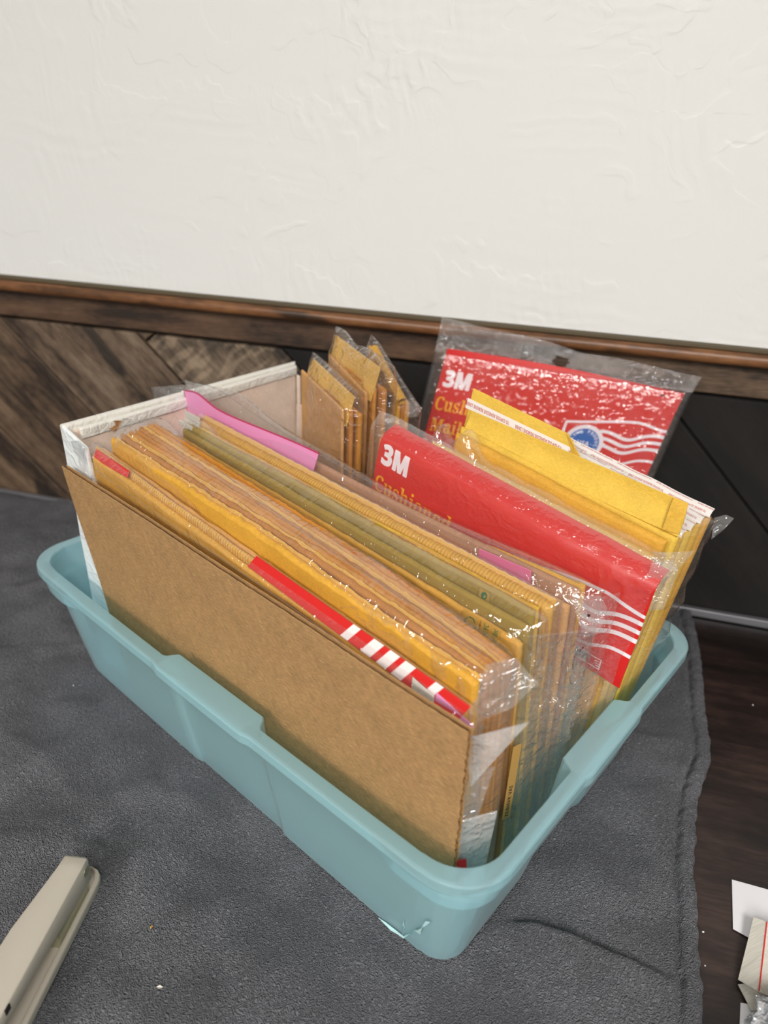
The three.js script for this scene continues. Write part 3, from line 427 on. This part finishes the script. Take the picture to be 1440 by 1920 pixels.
{ // E: tall bag with a pink header
  const t = thing('envelope_pack', 'tall clear bag of kraft envelopes with a pink paper header, behind the ribbed gold mailer', 'envelopes', [.02, .0062, 0]);
  part('header_card', slab([-187, 240, 10], [-24, 231, 9.4], [-33, 200, 8.6], [-183, 180, 8.6], { t: 1.2, r: .4, step: 5, bend: (u, v, p) => { p.z += .003 * Math.sin(u * 5) * v; p.y += .0055 * v * Math.exp(-Math.pow((u - .13) / .12, 2)); } }), M.pink, t, 'pink paper header');
  part('header_edge', slab([-188, 240.9, 10], [-24, 231.7, 9.4], [-24, 230.6, 9.4], [-188, 239.7, 10], { t: 1.5, r: .3, step: 5, bend: (u, v, p) => { p.z += .003 * Math.sin(u * 5); p.y += .0055 * Math.exp(-Math.pow((u - .13) / .12, 2)); } }), M.pinkEdge, t, 'dark pink edge');
  part('header_edge', slab([-188, 240.4, 10], [-186.6, 240, 10], [-183.6, 182, 8.6], [-185, 182, 8.6], { t: 1.5, r: .3 }), M.pinkEdge, t, 'dark pink edge');
  part('header_card', slab([126, 212, 9.6], [164, 212, 9.2], [166, 180, 8.6], [126, 180, 8.6], { t: .9, r: .3 }), M.pinkDeep, t, 'pink paper end');
  part('envelope', slab([-168, 217, 6], [190, 196, 5], [197, 8, 4], [-160, 8, 4], pad({ t: 5, front: wavy(101), bend: ragged(101) })), M.kraftPale, t);
  part('envelope', slab([-165, 231, 0], [192, 205.5, -.5], [198, 8, -2], [-158, 8, -2], pad({ t: 5, front: wavy(103), bend: (u, v, p) => { p.y -= .003 * Math.sin(u * Math.PI) * v; } })), M.mauve, t);
  part('envelope', slab([-160, 202, -6], [192, 206, -6.5], [198, 8, -8], [-158, 8, -8], pad({ t: 5, front: wavy(105), bend: ragged(105) })), M.gold, t);
  part('plastic_bag', slab([-200, 246, 11.6], [207, 213.5, 10.6], [204, 12, 10], [-160, 12, 10], { t: 23, r: 22, rv: 30, step: 2.3, thin: .04, front: crumple(41, .0009, .0035), back: crumple(42, .0005, .001), bend: (u, v, p) => { const k = Math.exp(-Math.pow((u - .16) / .1, 2)) * sst(.9, 1, v); p.y += (.009 * k - .007 * Math.exp(-Math.pow((u - .66) / .2, 2)) * sst(.5, 1, v)); p.z -= .004 * k; } }), M.filmClear, t);
  part('plastic_bag', flap([[-247, 230, 6], [-200, 243, 4], [-168, 249, 2], [-160, 240, 6], [-182, 222, 9], [-214, 214, 8], [-240, 216, 7]], .15, [0, 2, 6]), M.filmHazy, t, 'loose film end lying over the carton edge');
  part('plastic_bag', flap([[192, 206, 8], [207, 212, 4], [212, 204, 2], [211, 186, 2], [204, 182, 8], [198, 196, 10]], .15), M.filmHazy, t, 'crumpled corner at the right end');
  part('bag_end', slab([200, 206, 10], [212, 206, -16], [206, 12, -14], [202, 12, 8], { keep: 1, t: 2, r: .8, step: 1.5, front: pleats(23, .004), back: pleats(24, .002) }), M.filmCrisp, t, 'crinkled end of the bag');
  part('ink_dot', flap([[203.5, 199.2, 8.2], [205, 199.4, 8], [205, 198, 8], [203.6, 197.9, 8.2]], .3), M.black, t);
}
for (const [who, pts] of [['envelope_pack_002', [[-203, 245, 2.5], [-156, 251, 2.5], [-101, 241, 2.5], [-32, 229.5, 2.5], [28, 222.5, 2.5], [100, 216, 2.5], [145, 214.5, 2.5], [193, 213, 2.5]]], ['envelope_pack', [[-85, 246, 88], [-22, 239, 91], [58, 226, 93], [126, 216, 92], [182, 205, 92]]], ['mailer_pack', [[-143, 214, 121], [-61, 206, 121], [40, 198, 121], [136, 189, 121], [194, 180, 120.5]]]])
  part('bag_seam', tube(pts, .3, 60), M.filmMilky, scene.getObjectByName(who), 'welded edge of the clear bag');
{ // F: red card pack in the bin
  const t = thing('mailer_pack', 'bagged cushioned mailers with a red header card standing inside the bin', 'envelopes', [.11, .0034, -.03]);
  const bendTop = (u, v, p) => { const k = Math.max(0, v - .76) / .24; p.y -= .0105 * k * k; p.z -= .014 * k * k * (1.5 - .5 * k); };
  const bendBag = (u, v, p) => { const k = Math.max(0, v - .93) / .07; p.y -= .009 * k; p.z -= .006 * k; };
  part('header_card', slab([11, 262.5, -27], [229, 229.5, -25.5], [221, 131, -27], [-5, 162, -27], { t: 1.4, r: .5, step: 3, fit: 1, bulge: 3, bend: (u, v, p) => { bendTop(u, v, p); p.z += .0018 * noise(p.x * 26, p.y * 34, 2) + .0009 * noise(p.x * 70, p.y * 60, 7) * sst(.55, 1, u); } }), cardA, t, 'red card printed with white and yellow lettering and a flag');
  part('envelope', slab([2, 240, -31], [212, 216, -31], [198, 8, -28], [-10, 8, -28], pad({ t: 6, front: wavy(111), bulge: 2 })), M.kraftPale, t);
  part('envelope', slab([2, 240, -38], [212, 218, -38], [200, 8, -35], [-10, 8, -35], pad({ t: 5, front: wavy(113) })), M.gold, t);
  part('plastic_bag', slab([-4, 268, -24], [232, 231, -23], [203, 10, -25], [-22, 10, -25], { t: 21, r: 12, rv: 9, step: 2.1, thin: .05, bulge: 2, front: crumple(51, .0006, .003), back: crumple(52, .0005, .001), bend: bendBag }), M.filmClear, t);
  part('plastic_bag', flap([[221, 226, -29], [231, 231, -33], [235, 224, -36], [233, 196, -34], [224, 193, -29], [221, 205, -27]], .15), M.filmHazy, t, 'stiff clear fin at the right end');
}
{ // G: two padded mailers in one bag
  const t = thing('mailer_pack', 'clear bag of two padded gold mailers right behind the red card in the bin', 'envelopes', [.12, .0034, -.05]);
  part('envelope', slab([41, 246, -45], [216, 221, -44], [202, 8, -40], [36, 8, -40], pad({ t: 8, r: 4, step: 6, bulge: 1.5, front: wavy(121, .0012), bend: ragged(121, .0004) })), M.goldPale, t);
  part('envelope', slab([55, 254, -55.5], [219, 229, -53], [203, 8, -48], [40, 8, -48], pad({ t: 7.5, r: 3.8, step: 6, bulge: 1.5, front: wavy(125, .0012), bend: ragged(125, .0004) })), M.gold, t);
  part('plastic_bag', slab([39, 254, -43.5], [222, 227, -42], [206, 12, -38], [33, 12, -38], { t: 18, r: 8, rv: 8, step: 2.3, thin: .05, front: crumple(61, .0012, .003), back: crumple(62, .0005, .001), bend: (u, v, p) => { p.y += (.01 * Math.exp(-Math.pow((u - .04) / .025, 2)) + .016 * Math.exp(-Math.pow((u - .17) / .05, 2)) + .002 * noise(p.x * 40, 4, 4)) * sst(.9, 1, v) - .004 * sst(.9, 1, v); } }), M.film, t);
  part('plastic_bag', flap([[213, 222, -48], [226, 226, -51], [237, 231, -52], [229, 212, -50], [222, 196, -48], [217, 206, -46]], .15), M.filmHazy, t, 'clear corner sticking out at the right end');
}
{ // H: yellow mailer with an open flap
  const t = thing('padded_mailer', 'yellow padded mailer with open flap showing a white adhesive strip', 'envelope', [.13, .0034, -.07]);
  part('envelope_body', slab([50, 254, -68], [222, 228, -66], [204, 8, -55], [44, 8, -55], pad({ t: 7, r: 3.5, step: 6, bulge: 1.5, front: wavy(131, .0012) })), M.yellow, t);
  part('envelope_flap', slab([52, 266, -77], [220, 249, -75], [222, 229, -66], [51, 247, -67.5], { t: 2.2, r: 1, step: 4, front: wavy(133, .0007, 26), bend: (u, v, p) => { p.z -= .003 * Math.sin(v * 3); } }), M.yellow, t, 'folded front lip');
  part('lip_end', flap([[211, 249.5, -75], [220.5, 248, -76], [222, 231, -66.5], [212, 231, -65]], 1), M.yellowDeep, t, 'folded corner');
  part('envelope_flap', slab([46, 279, -88], [128, 265.5, -88], [150, 243, -82], [45, 250, -82], { t: 1.2, r: .5, step: 5, front: wavy(136, .0008) }), M.yellow, t, 'raised back flap');
  part('liner_strip', slab([44, 271.5, -85.2], [138, 256.5, -85.2], [143, 249.5, -83], [43.5, 264, -83.4], { t: .5, r: .2, fit: 1 }), std({ color: 0xffffff, roughness: .5, map: (() => { const x = linerTex(1, true); x.repeat.set(.5, 1); return x; })() }), t, 'white strip with red print');
  part('flap_corner', flap([[127, 266, -87.5], [131, 264, -85], [153, 243, -81], [140, 247, -82]], .6), M.yellowDeep, t, 'folded flap corner');
}
{ // I: stack of mailers with white strips on top
  const t = thing('mailer_pack', 'film-wrapped stack of yellow mailers topped with rows of white red-printed strips', 'envelopes', [.17, .0034, -.09]);
  const zs = [-86, -95, -104, -113], ys = [[241, 219], [244, 222], [246.5, 225], [248, 227]];
  zs.forEach((z, i) => part('envelope', slab([92, ys[i][0], z - 6], [219 + i * 2.4, ys[i][1], z], [205, 10, -62 - i * 5.5], [70, 10, -62 - i * 5.5], pad({ t: 8.6, r: 4, step: 8, front: wavy(140 + i), bend: ragged(140 + i) })), [M.yellowDeep, M.yellow, M.yellowDeep, M.gold][i], t));
  zs.forEach((z, i) => part('liner_strip', slab([93, ys[i][0] + 3.6, z - 13.4], [219 + i * 2.4, ys[i][1] + 3.6, z - 8], [219 + i * 2.4, ys[i][1] + .6, z + 1.2], [93, ys[i][0] + .6, z - 4.6], { keep: 1, t: .6, r: .2, step: 4, fit: 1, bend: (u, v, p) => { p.y += .0012 * Math.sin(v * 3.1) + .0008 * noise(p.x * 50, i); } }), liner2, t, 'white strip with red print'));
  part('plastic_bag', slab([96, 252, -90], [231, 228, -84], [208, 16, -58], [74, 16, -58], { t: 48, r: 12, rv: 12, step: 2.6, front: crumple(71, .0006, .002), back: crumple(72, .001, .003), bend: (u, v, p) => { p.y += (.0035 + .002 * noise(p.x * 60, p.z * 60)) * sst(.8, 1, v); p.x += .004 * sst(.9, 1, u) * noise(p.y * 60, p.z * 50); } }), M.filmClear, t);
  part('plastic_bag', flap([[228, 226, -118], [233, 228, -124], [238, 226, -127], [234, 216, -124], [230, 210, -118]], .2), M.filmHazy, t, 'twisted film corner');
}
{ // K: three small bagged bundles in the back left of the carton
  const mk = (label, d, dz, w, col) => thing('envelope_pack', label, 'envelopes', d);
  const a = mk('small clear bag of kraft envelopes in the carton corner, frontmost of three small bundles', [-.09, .006, -.07]);
  part('envelope', slab([-139, 254, -83], [-56, 244, -52], [-58, 12, -54], [-139, 12, -84], pad({ t: 3, r: 1.5, step: 6, front: wavy(151, .0022, 26) })), M.kraftPale, a);
  part('envelope', slab([-137, 250, -88], [-51, 243, -57], [-53, 12, -58], [-137, 12, -88], pad({ t: 4, r: 2, step: 6, front: wavy(153, .001) })), M.kraft, a);
  part('envelope', slab([-136, 249, -94], [-46, 240, -62], [-49, 12, -63], [-136, 12, -93], pad({ t: 4.5, r: 2.2, step: 6, front: wavy(155, .001) })), M.goldDeep, a);
  part('envelope_flap', slab([-131, 265, -91], [-50, 255, -60], [-55, 228, -56], [-136, 246, -86], { t: 1, r: .4, step: 3, front: wavy(157, .0016, 40) }), M.goldPale, a, 'creased folded top');
  part('plastic_bag', slab([-132, 272, -79], [-42, 262, -44], [-50, 12, -49], [-150, 12, -84], { t: 20, r: 24, rv: 22, step: 1.8, thin: .01, front: crumple(81, .003, .004, .003), back: crumple(82, .0006, .001) }), M.filmCrisp, a);
  const b = mk('tall clear bag of kraft envelopes, middle of three small bundles in the carton', [-.08, .006, -.09]);
  part('envelope', slab([-125, 268, -104], [-54, 253, -78], [-58, 12, -80], [-125, 12, -104], pad({ t: 3.4, r: 1.6, step: 6, front: wavy(161, .002, 26) })), M.kraftPale, b);
  part('envelope', slab([-122, 266, -109], [-48, 258, -81.5], [-53, 12, -84], [-122, 12, -109], pad({ t: 4, r: 2, step: 6, front: wavy(163, .001) })), M.goldDeep, b);
  part('envelope', slab([-120, 264, -114], [-40, 258, -85], [-46, 12, -88], [-120, 12, -114], pad({ t: 4.5, r: 2.2, step: 6, front: wavy(165, .001) })), M.kraft, b);
  part('envelope_flap', slab([-124, 284, -113], [-44, 276, -84], [-50, 246, -80], [-127, 258, -108], { t: 1, r: .4, step: 3, front: wavy(167, .0016, 40) }), M.goldPale, b, 'creased folded top');
  part('plastic_bag', slab([-127, 292, -103], [-23, 284, -64], [-38, 12, -70], [-136, 12, -106], { t: 20, r: 26, rv: 26, step: 1.8, thin: .01, front: crumple(85, .003, .004, .003), back: crumple(86, .0006, .001), bend: (u, v, p) => { p.y += (.006 * Math.exp(-Math.pow((u - .06) / .07, 2)) * 0 +   .002 * Math.max(0, 1 - Math.abs(u - .1) / .13) - .004 * Math.exp(-Math.pow((u - .35) / .12, 2))) * sst(.9, 1, v); } }), M.filmCrisp, b);
  const c = mk('golden envelope bundle in crinkled film, rearmost of three small bundles in the carton', [-.06, .006, -.105]);
  part('envelope', slab([-88, 281, -117], [-34, 246, -97], [-38, 12, -98], [-90, 12, -117], pad({ t: 4, r: 2, step: 5, front: wavy(171, .0016, 26) })), M.gold, c);
  part('envelope', slab([-86, 278, -122], [-26, 246, -99], [-31, 12, -101], [-88, 12, -122], pad({ t: 4, r: 2, step: 5, front: wavy(173, .001) })), M.goldDeep, c);
  part('rolled_edge', tube([[-80, 280, -116], [-56, 265, -107], [-29, 248, -97]], 4.2, 20), M.gold, c, 'rolled golden top edge');
  part('print', flap([[-47, 250, -98.6], [-42, 247, -97], [-42, 238, -97.4], [-46, 240, -98.6]], .3), M.navy, c, 'dark blue print');
  part('plastic_bag', slab([-90, 290, -113], [-14, 246, -88], [-26, 60, -93], [-94, 60, -115], { t: 16, r: 12, rv: 14, step: 1.6, thin: .02, front: crumple(91, .003, .006, .003), back: crumple(92, .001, .003) }), M.filmCrisp, c);
  part('plastic_bag', flap([[-24, 250, -96], [-16, 252, -97], [-8, 247, -98], [-13, 238, -98], [-22, 236, -96]], .2), M.filmHazy, c, 'twisted clear corner');
}
{ // crumpled grey film in the gap between the bundles and the back red card
  const t = thing('crumpled_film', 'small crumpled clear plastic wad between the small bundles and the rear red card', 'plastic wrap', [-.008, .004, -.11]);
  const g = new THREE.IcosahedronGeometry(1, 5), p = g.attributes.position; for (let i = 0; i < p.count; i++) { const v = V(p.getX(i), p.getY(i), p.getZ(i)), k = 1 + .35 * noise(v.x * 2, v.y * 2, v.z * 2) + .16 * ridge(v.x * 4, v.y * 4, v.z * 4); p.setXYZ(i, v.x * k * .017 - .005, v.y * k * .09 + .112, v.z * k * .013 - .098); } g.computeVertexNormals(); metreUV(g);
  part('film', g, M.filmMilky, t);
}
{ // J: red card pack leaning on the wall behind the bin
  const t = thing('mailer_pack', 'hang-tab bag with a red header card leaning on the wall behind the bin', 'envelopes', [.02, -.007, -.24]);
  part('header_card', slab([-78, 262.5, -225], [128, 246.5, -324], [113.5, 147, -308], [-89, 161, -209], { t: 1.4, r: .5, step: 4, fit: 1, bulge: 3, bend: (u, v, p) => { p.y += .0022 * Math.sin(u * 4) * sst(.7, 1, v); } }), cardB, t, 'red card printed with white and yellow lettering and a flag');
  part('envelope', slab([-82, 238, -229.5], [120, 224, -325.5], [98.5, 2, -285], [-107.5, 2, -183], pad({ t: 5, r: 2.5, step: 14 })), M.kraftPale, t);
  part('plastic_bag', slab([-90, 262, -219], [136, 250, -324], [104, 0, -276], [-112, 0, -175], { t: 14, r: 7, rv: 6, step: 2.6, thin: .05, bulge: 4, front: crumple(95, .0005, .0025, .0025), back: crumple(96, .0005, .001) }), M.filmClear, t);
  const hang = slab([-87, 292.5, -224], [137, 261.5, -331], [134, 246, -327], [-90, 258, -221], { t: .5, r: .2, step: 2.4, thin: .5, bend: (u, v, p) => { const k = Math.exp(-Math.pow((u - .56) / .1, 2)) * sst(.3, 1, v); p.y -= .004 * k; const f = .003 * Math.sin(u * 9) * sst(.2, 1, v) + .002 * noise(p.x * 40, p.y * 60, 2) * (1 - u) * v; p.x += f * .44; p.z += f * .9; }, skip: (u, v) => Math.pow((u - .49) / .03, 2) + Math.pow((v - .35) / .22, 2) < 1 });
  part('plastic_bag', hang, M.filmHazy, t, 'clear hang tab with an oval hole');
}
// ------------------------------------------------------------------ around the bin
{ // stapler at lower left: long axis runs from the hinge (far) towards the camera
  const o = V(.0031, 0, .2273), dir = V(.575, 0, .818), side = V(.818, 0, -.575);
  const t = thing('stapler', 'beige metal desk stapler lying on the grey blanket', 'stapler', [.02, -.0005, .28]);
  const at = (a, c, y) => o.clone().addScaledVector(dir, a).addScaledVector(side, c).setY(y);
  const loft = (rows) => {                                            // rows of cross-section outlines [across, height] at stations along
    const pos = [], idx = [], n = rows[0].pts.length; for (const r of rows) for (const [c, y] of r.pts) { const p = at(r.a, c, y); pos.push(p.x, p.y, p.z); }
    for (let j = 0; j < rows.length - 1; j++) for (let i = 0; i < n; i++) { const a = j * n + i, b = j * n + (i + 1) % n, c = a + n, d = b + n; idx.push(a, b, c, b, d, c); }
    const cap = (j, f) => { const k = pos.length / 3, c = [0, 0, 0]; for (let i = 0; i < n; i++) for (let q = 0; q < 3; q++) c[q] += pos[(j * n + i) * 3 + q] / n; pos.push(...c); for (let i = 0; i < n; i++) f ? idx.push(k, j * n + i, j * n + (i + 1) % n) : idx.push(k, j * n + (i + 1) % n, j * n + i); }; cap(0, true); cap(rows.length - 1, false);
    const g = new THREE.BufferGeometry(); g.setAttribute('position', new THREE.Float32BufferAttribute(pos, 3)); g.setIndex(idx); const q = toCreasedNormals(g, .7); metreUV(q); return q;
  };
  const rr = (c0, c1, y0, y1, r) => { const out = []; for (const [cx, cy, a0] of [[c1 - r, y1 - r, 0], [c0 + r, y1 - r, 90], [c0 + r, y0 + r, 180], [c1 - r, y0 + r, 270]]) for (let i = 0; i <= 4; i++) { const a = (a0 + i * 22.5) * Math.PI / 180; out.push([cx + r * Math.cos(a), cy + r * Math.sin(a)]); } return out; };
  // base: shallow tray, rounded far end; handle: folded channel, wider towards the camera
  const st = [[0, .008], [.0015, .0045], [.004, .002], [.008, .0004], [.012, 0], [.2, 0]];
  part('base', loft(st.map(([a, k]) => ({ a, pts: rr(-.031 + k, 0 - k, 0, .0042, .0015) }))), M.stapler, t);
  part('base_rim', loft(st.map(([a, k]) => ({ a, pts: rr(-.0042 - k, .0 - k, .0006, .0068, .002) }))), M.stapler, t);
  part('base_rim', loft(st.map(([a, k]) => ({ a, pts: rr(-.031 + k, -.0265 + k, .0006, .0068, .002) }))), M.stapler, t);
  part('handle', loft([0, .0008, .002, .01, .05, .1, .15, .2].map((a, i) => { const k = [.0016, .0006, 0, 0, 0, 0, 0, 0][i]; return { a: a + .0108, pts: rr(lerp(-.0178, -.0262, sst(0, .075, a)) + k, -.0024 - k, lerp(.0195, .0275, sst(.06, .16, a)) + k - (a < .03 ? .006 * sst(.03, .004, a) : 0), lerp(.0325, .0345, a / .2) - k, .0013) }; })), M.stapler, t);
  part('magazine', loft([[.017, 0], [.019, 0], [.05, 0], [.052, 0]].map(([a], i) => ({ a, pts: rr(-.0175, -.0036, .0045, i % 3 ? .0215 : .019, .0008) }))), M.staplerMetal, t, 'greenish metal hinge bracket');
  const rv = new THREE.CylinderGeometry(.0033, .0033, .002, 20); rv.rotateX(Math.PI / 2); rv.rotateY(Math.atan2(side.x, side.z)); { const p = at(.0165, -.0029, .0255); rv.translate(p.x, p.y, p.z); } metreUV(rv);
  part('rivet', rv, M.staplerMetal, t, 'flat metal hinge pin');
  for (const a of [.098, .118]) part('notch', loft([a, a + .004].map((q) => ({ a: q, pts: rr(-.0042, -.0021, .0285, .033, .0004) }))), M.black, t);
}
{ // papers on the dark table at the lower right
  const sheet = (name, label, cat, pts, m, extra) => { const t = thing(name, label, cat, [pts[0][0] / 1000, -.007, pts[0][2] / 1000]); part('sheet', flap(pts, .35, [0, .4, 0], 6, .12), m, t); if (extra) extra(t); return t; };
  sheet('paper_sheet', 'plain white paper sheet on the dark table, highest of the papers at the right', 'paper', [[316, -6.4, -64], [420, -6.2, -110], [450, -6.4, -40], [328, -5.8, -27]], M.white);
  sheet('paper_sheet', 'small cream paper scrap under the red-lined card', 'paper', [[341.5, -5, 8], [352, -5, 18], [366, -5, 8], [356, -5, -8]], M.cream);
  { const c = thing('paper_card', 'folded cream card with a thin red line, lying over the white sheet', 'card', [.3356, -.007, -.037]);
    part('panel', flap([[335.6, 3, -37], [342, 5.4, -37], [351, 1.6, 9], [340.6, -3, 6.5]], .35, [0, 0, 0], 6, .1), M.cream, c); part('panel', flap([[342, 5.4, -37], [375, 2, -49], [380, -1, 0], [351, 1.6, 9]], .35, [0, .5, 0], 6, .1), M.cream, c);
    part('red_line', flap([[342.6, 5.9, -36.8], [343.3, 5.9, -37], [352.2, 2.1, 8.6], [351.5, 2.1, 8.8]], .3, [0, 0, 0], 3, .02), M.red, c); }
  sheet('paper_sheet', 'white paper corner beneath the silvery plastic wad', 'paper', [[346, -6.3, 17], [360, -6.3, 8], [372, -6.3, 40], [352, -6.3, 40]], M.white);
  const t = thing('plastic_wrap', 'crinkled silvery plastic wad at the lower right corner of the table', 'plastic wrap', [.378, -.006, .03]);
  const g = new THREE.IcosahedronGeometry(1, 24), p = g.attributes.position; for (let i = 0; i < p.count; i++) { const v = V(p.getX(i), p.getY(i), p.getZ(i)), k = .9 + .12 * noise(v.x * 1.6, v.y * 1.6, v.z * 1.6) + .12 * Math.pow(ridge(v.x * 1.8, v.y * 1.8 + v.x, v.z * 1.8), 3) + .06 * Math.pow(ridge(v.x * 4, v.y * 4, v.z * 4 + v.x * 2), 3); p.setXYZ(i, v.x * k * .03 + .381, Math.max(-.0055, v.y * k * .02 + .012), v.z * k * .032 + .034); } g.computeVertexNormals(); metreUV(g);
  part('film', g, M.foil, t);
}
{ // crumbs
  const crumb = (x, y, z, l, label, m, a) => { const t = thing('paper_scrap', label, 'scrap', [x, y, z]); const dx = Math.cos(a) * l, dz = Math.sin(a) * l; part('scrap', flap([[x * 1000, y * 1000, z * 1000], [x * 1000 + dx * .5 - dz * .25, y * 1000 + .8, z * 1000 + dz * .5 + dx * .25], [x * 1000 + dx, y * 1000 + .3, z * 1000 + dz], [x * 1000 + dx * .5 + dz * .2, y * 1000 + .3, z * 1000 + dz * .5 - dx * .2]], .5, [0, 0, 0], 1), m, t); };
  const on = (x, z) => cloth(x, z) + .0012;
  crumb(.056, on(.056, .227), .227, 2.6, 'tiny yellowish paper crumb on the blanket beside the stapler', M.goldPale, .9); crumb(.092, on(.092, .243), .243, 4.2, 'thin whitish paper sliver on the blanket at the bottom', M.cream, 2.4);
  crumb(-.187, on(-.187, .151), .151, 1.8, 'tiny pale crumb on the blanket left of the bin', M.cream, .3);
  crumb(.314, -.0068, -.013, 1.5, 'tiny white fleck on the dark table near the blanket hem', M.white, 1.2); crumb(.322, -.0068, .009, .9, 'smallest white fleck on the dark table below the other', M.white, 0); crumb(.272, -.0068, -.265, 2.2, 'pale crumb on the dark table right of the bin', M.cream, .7);
}
renderer.render(scene, camera);
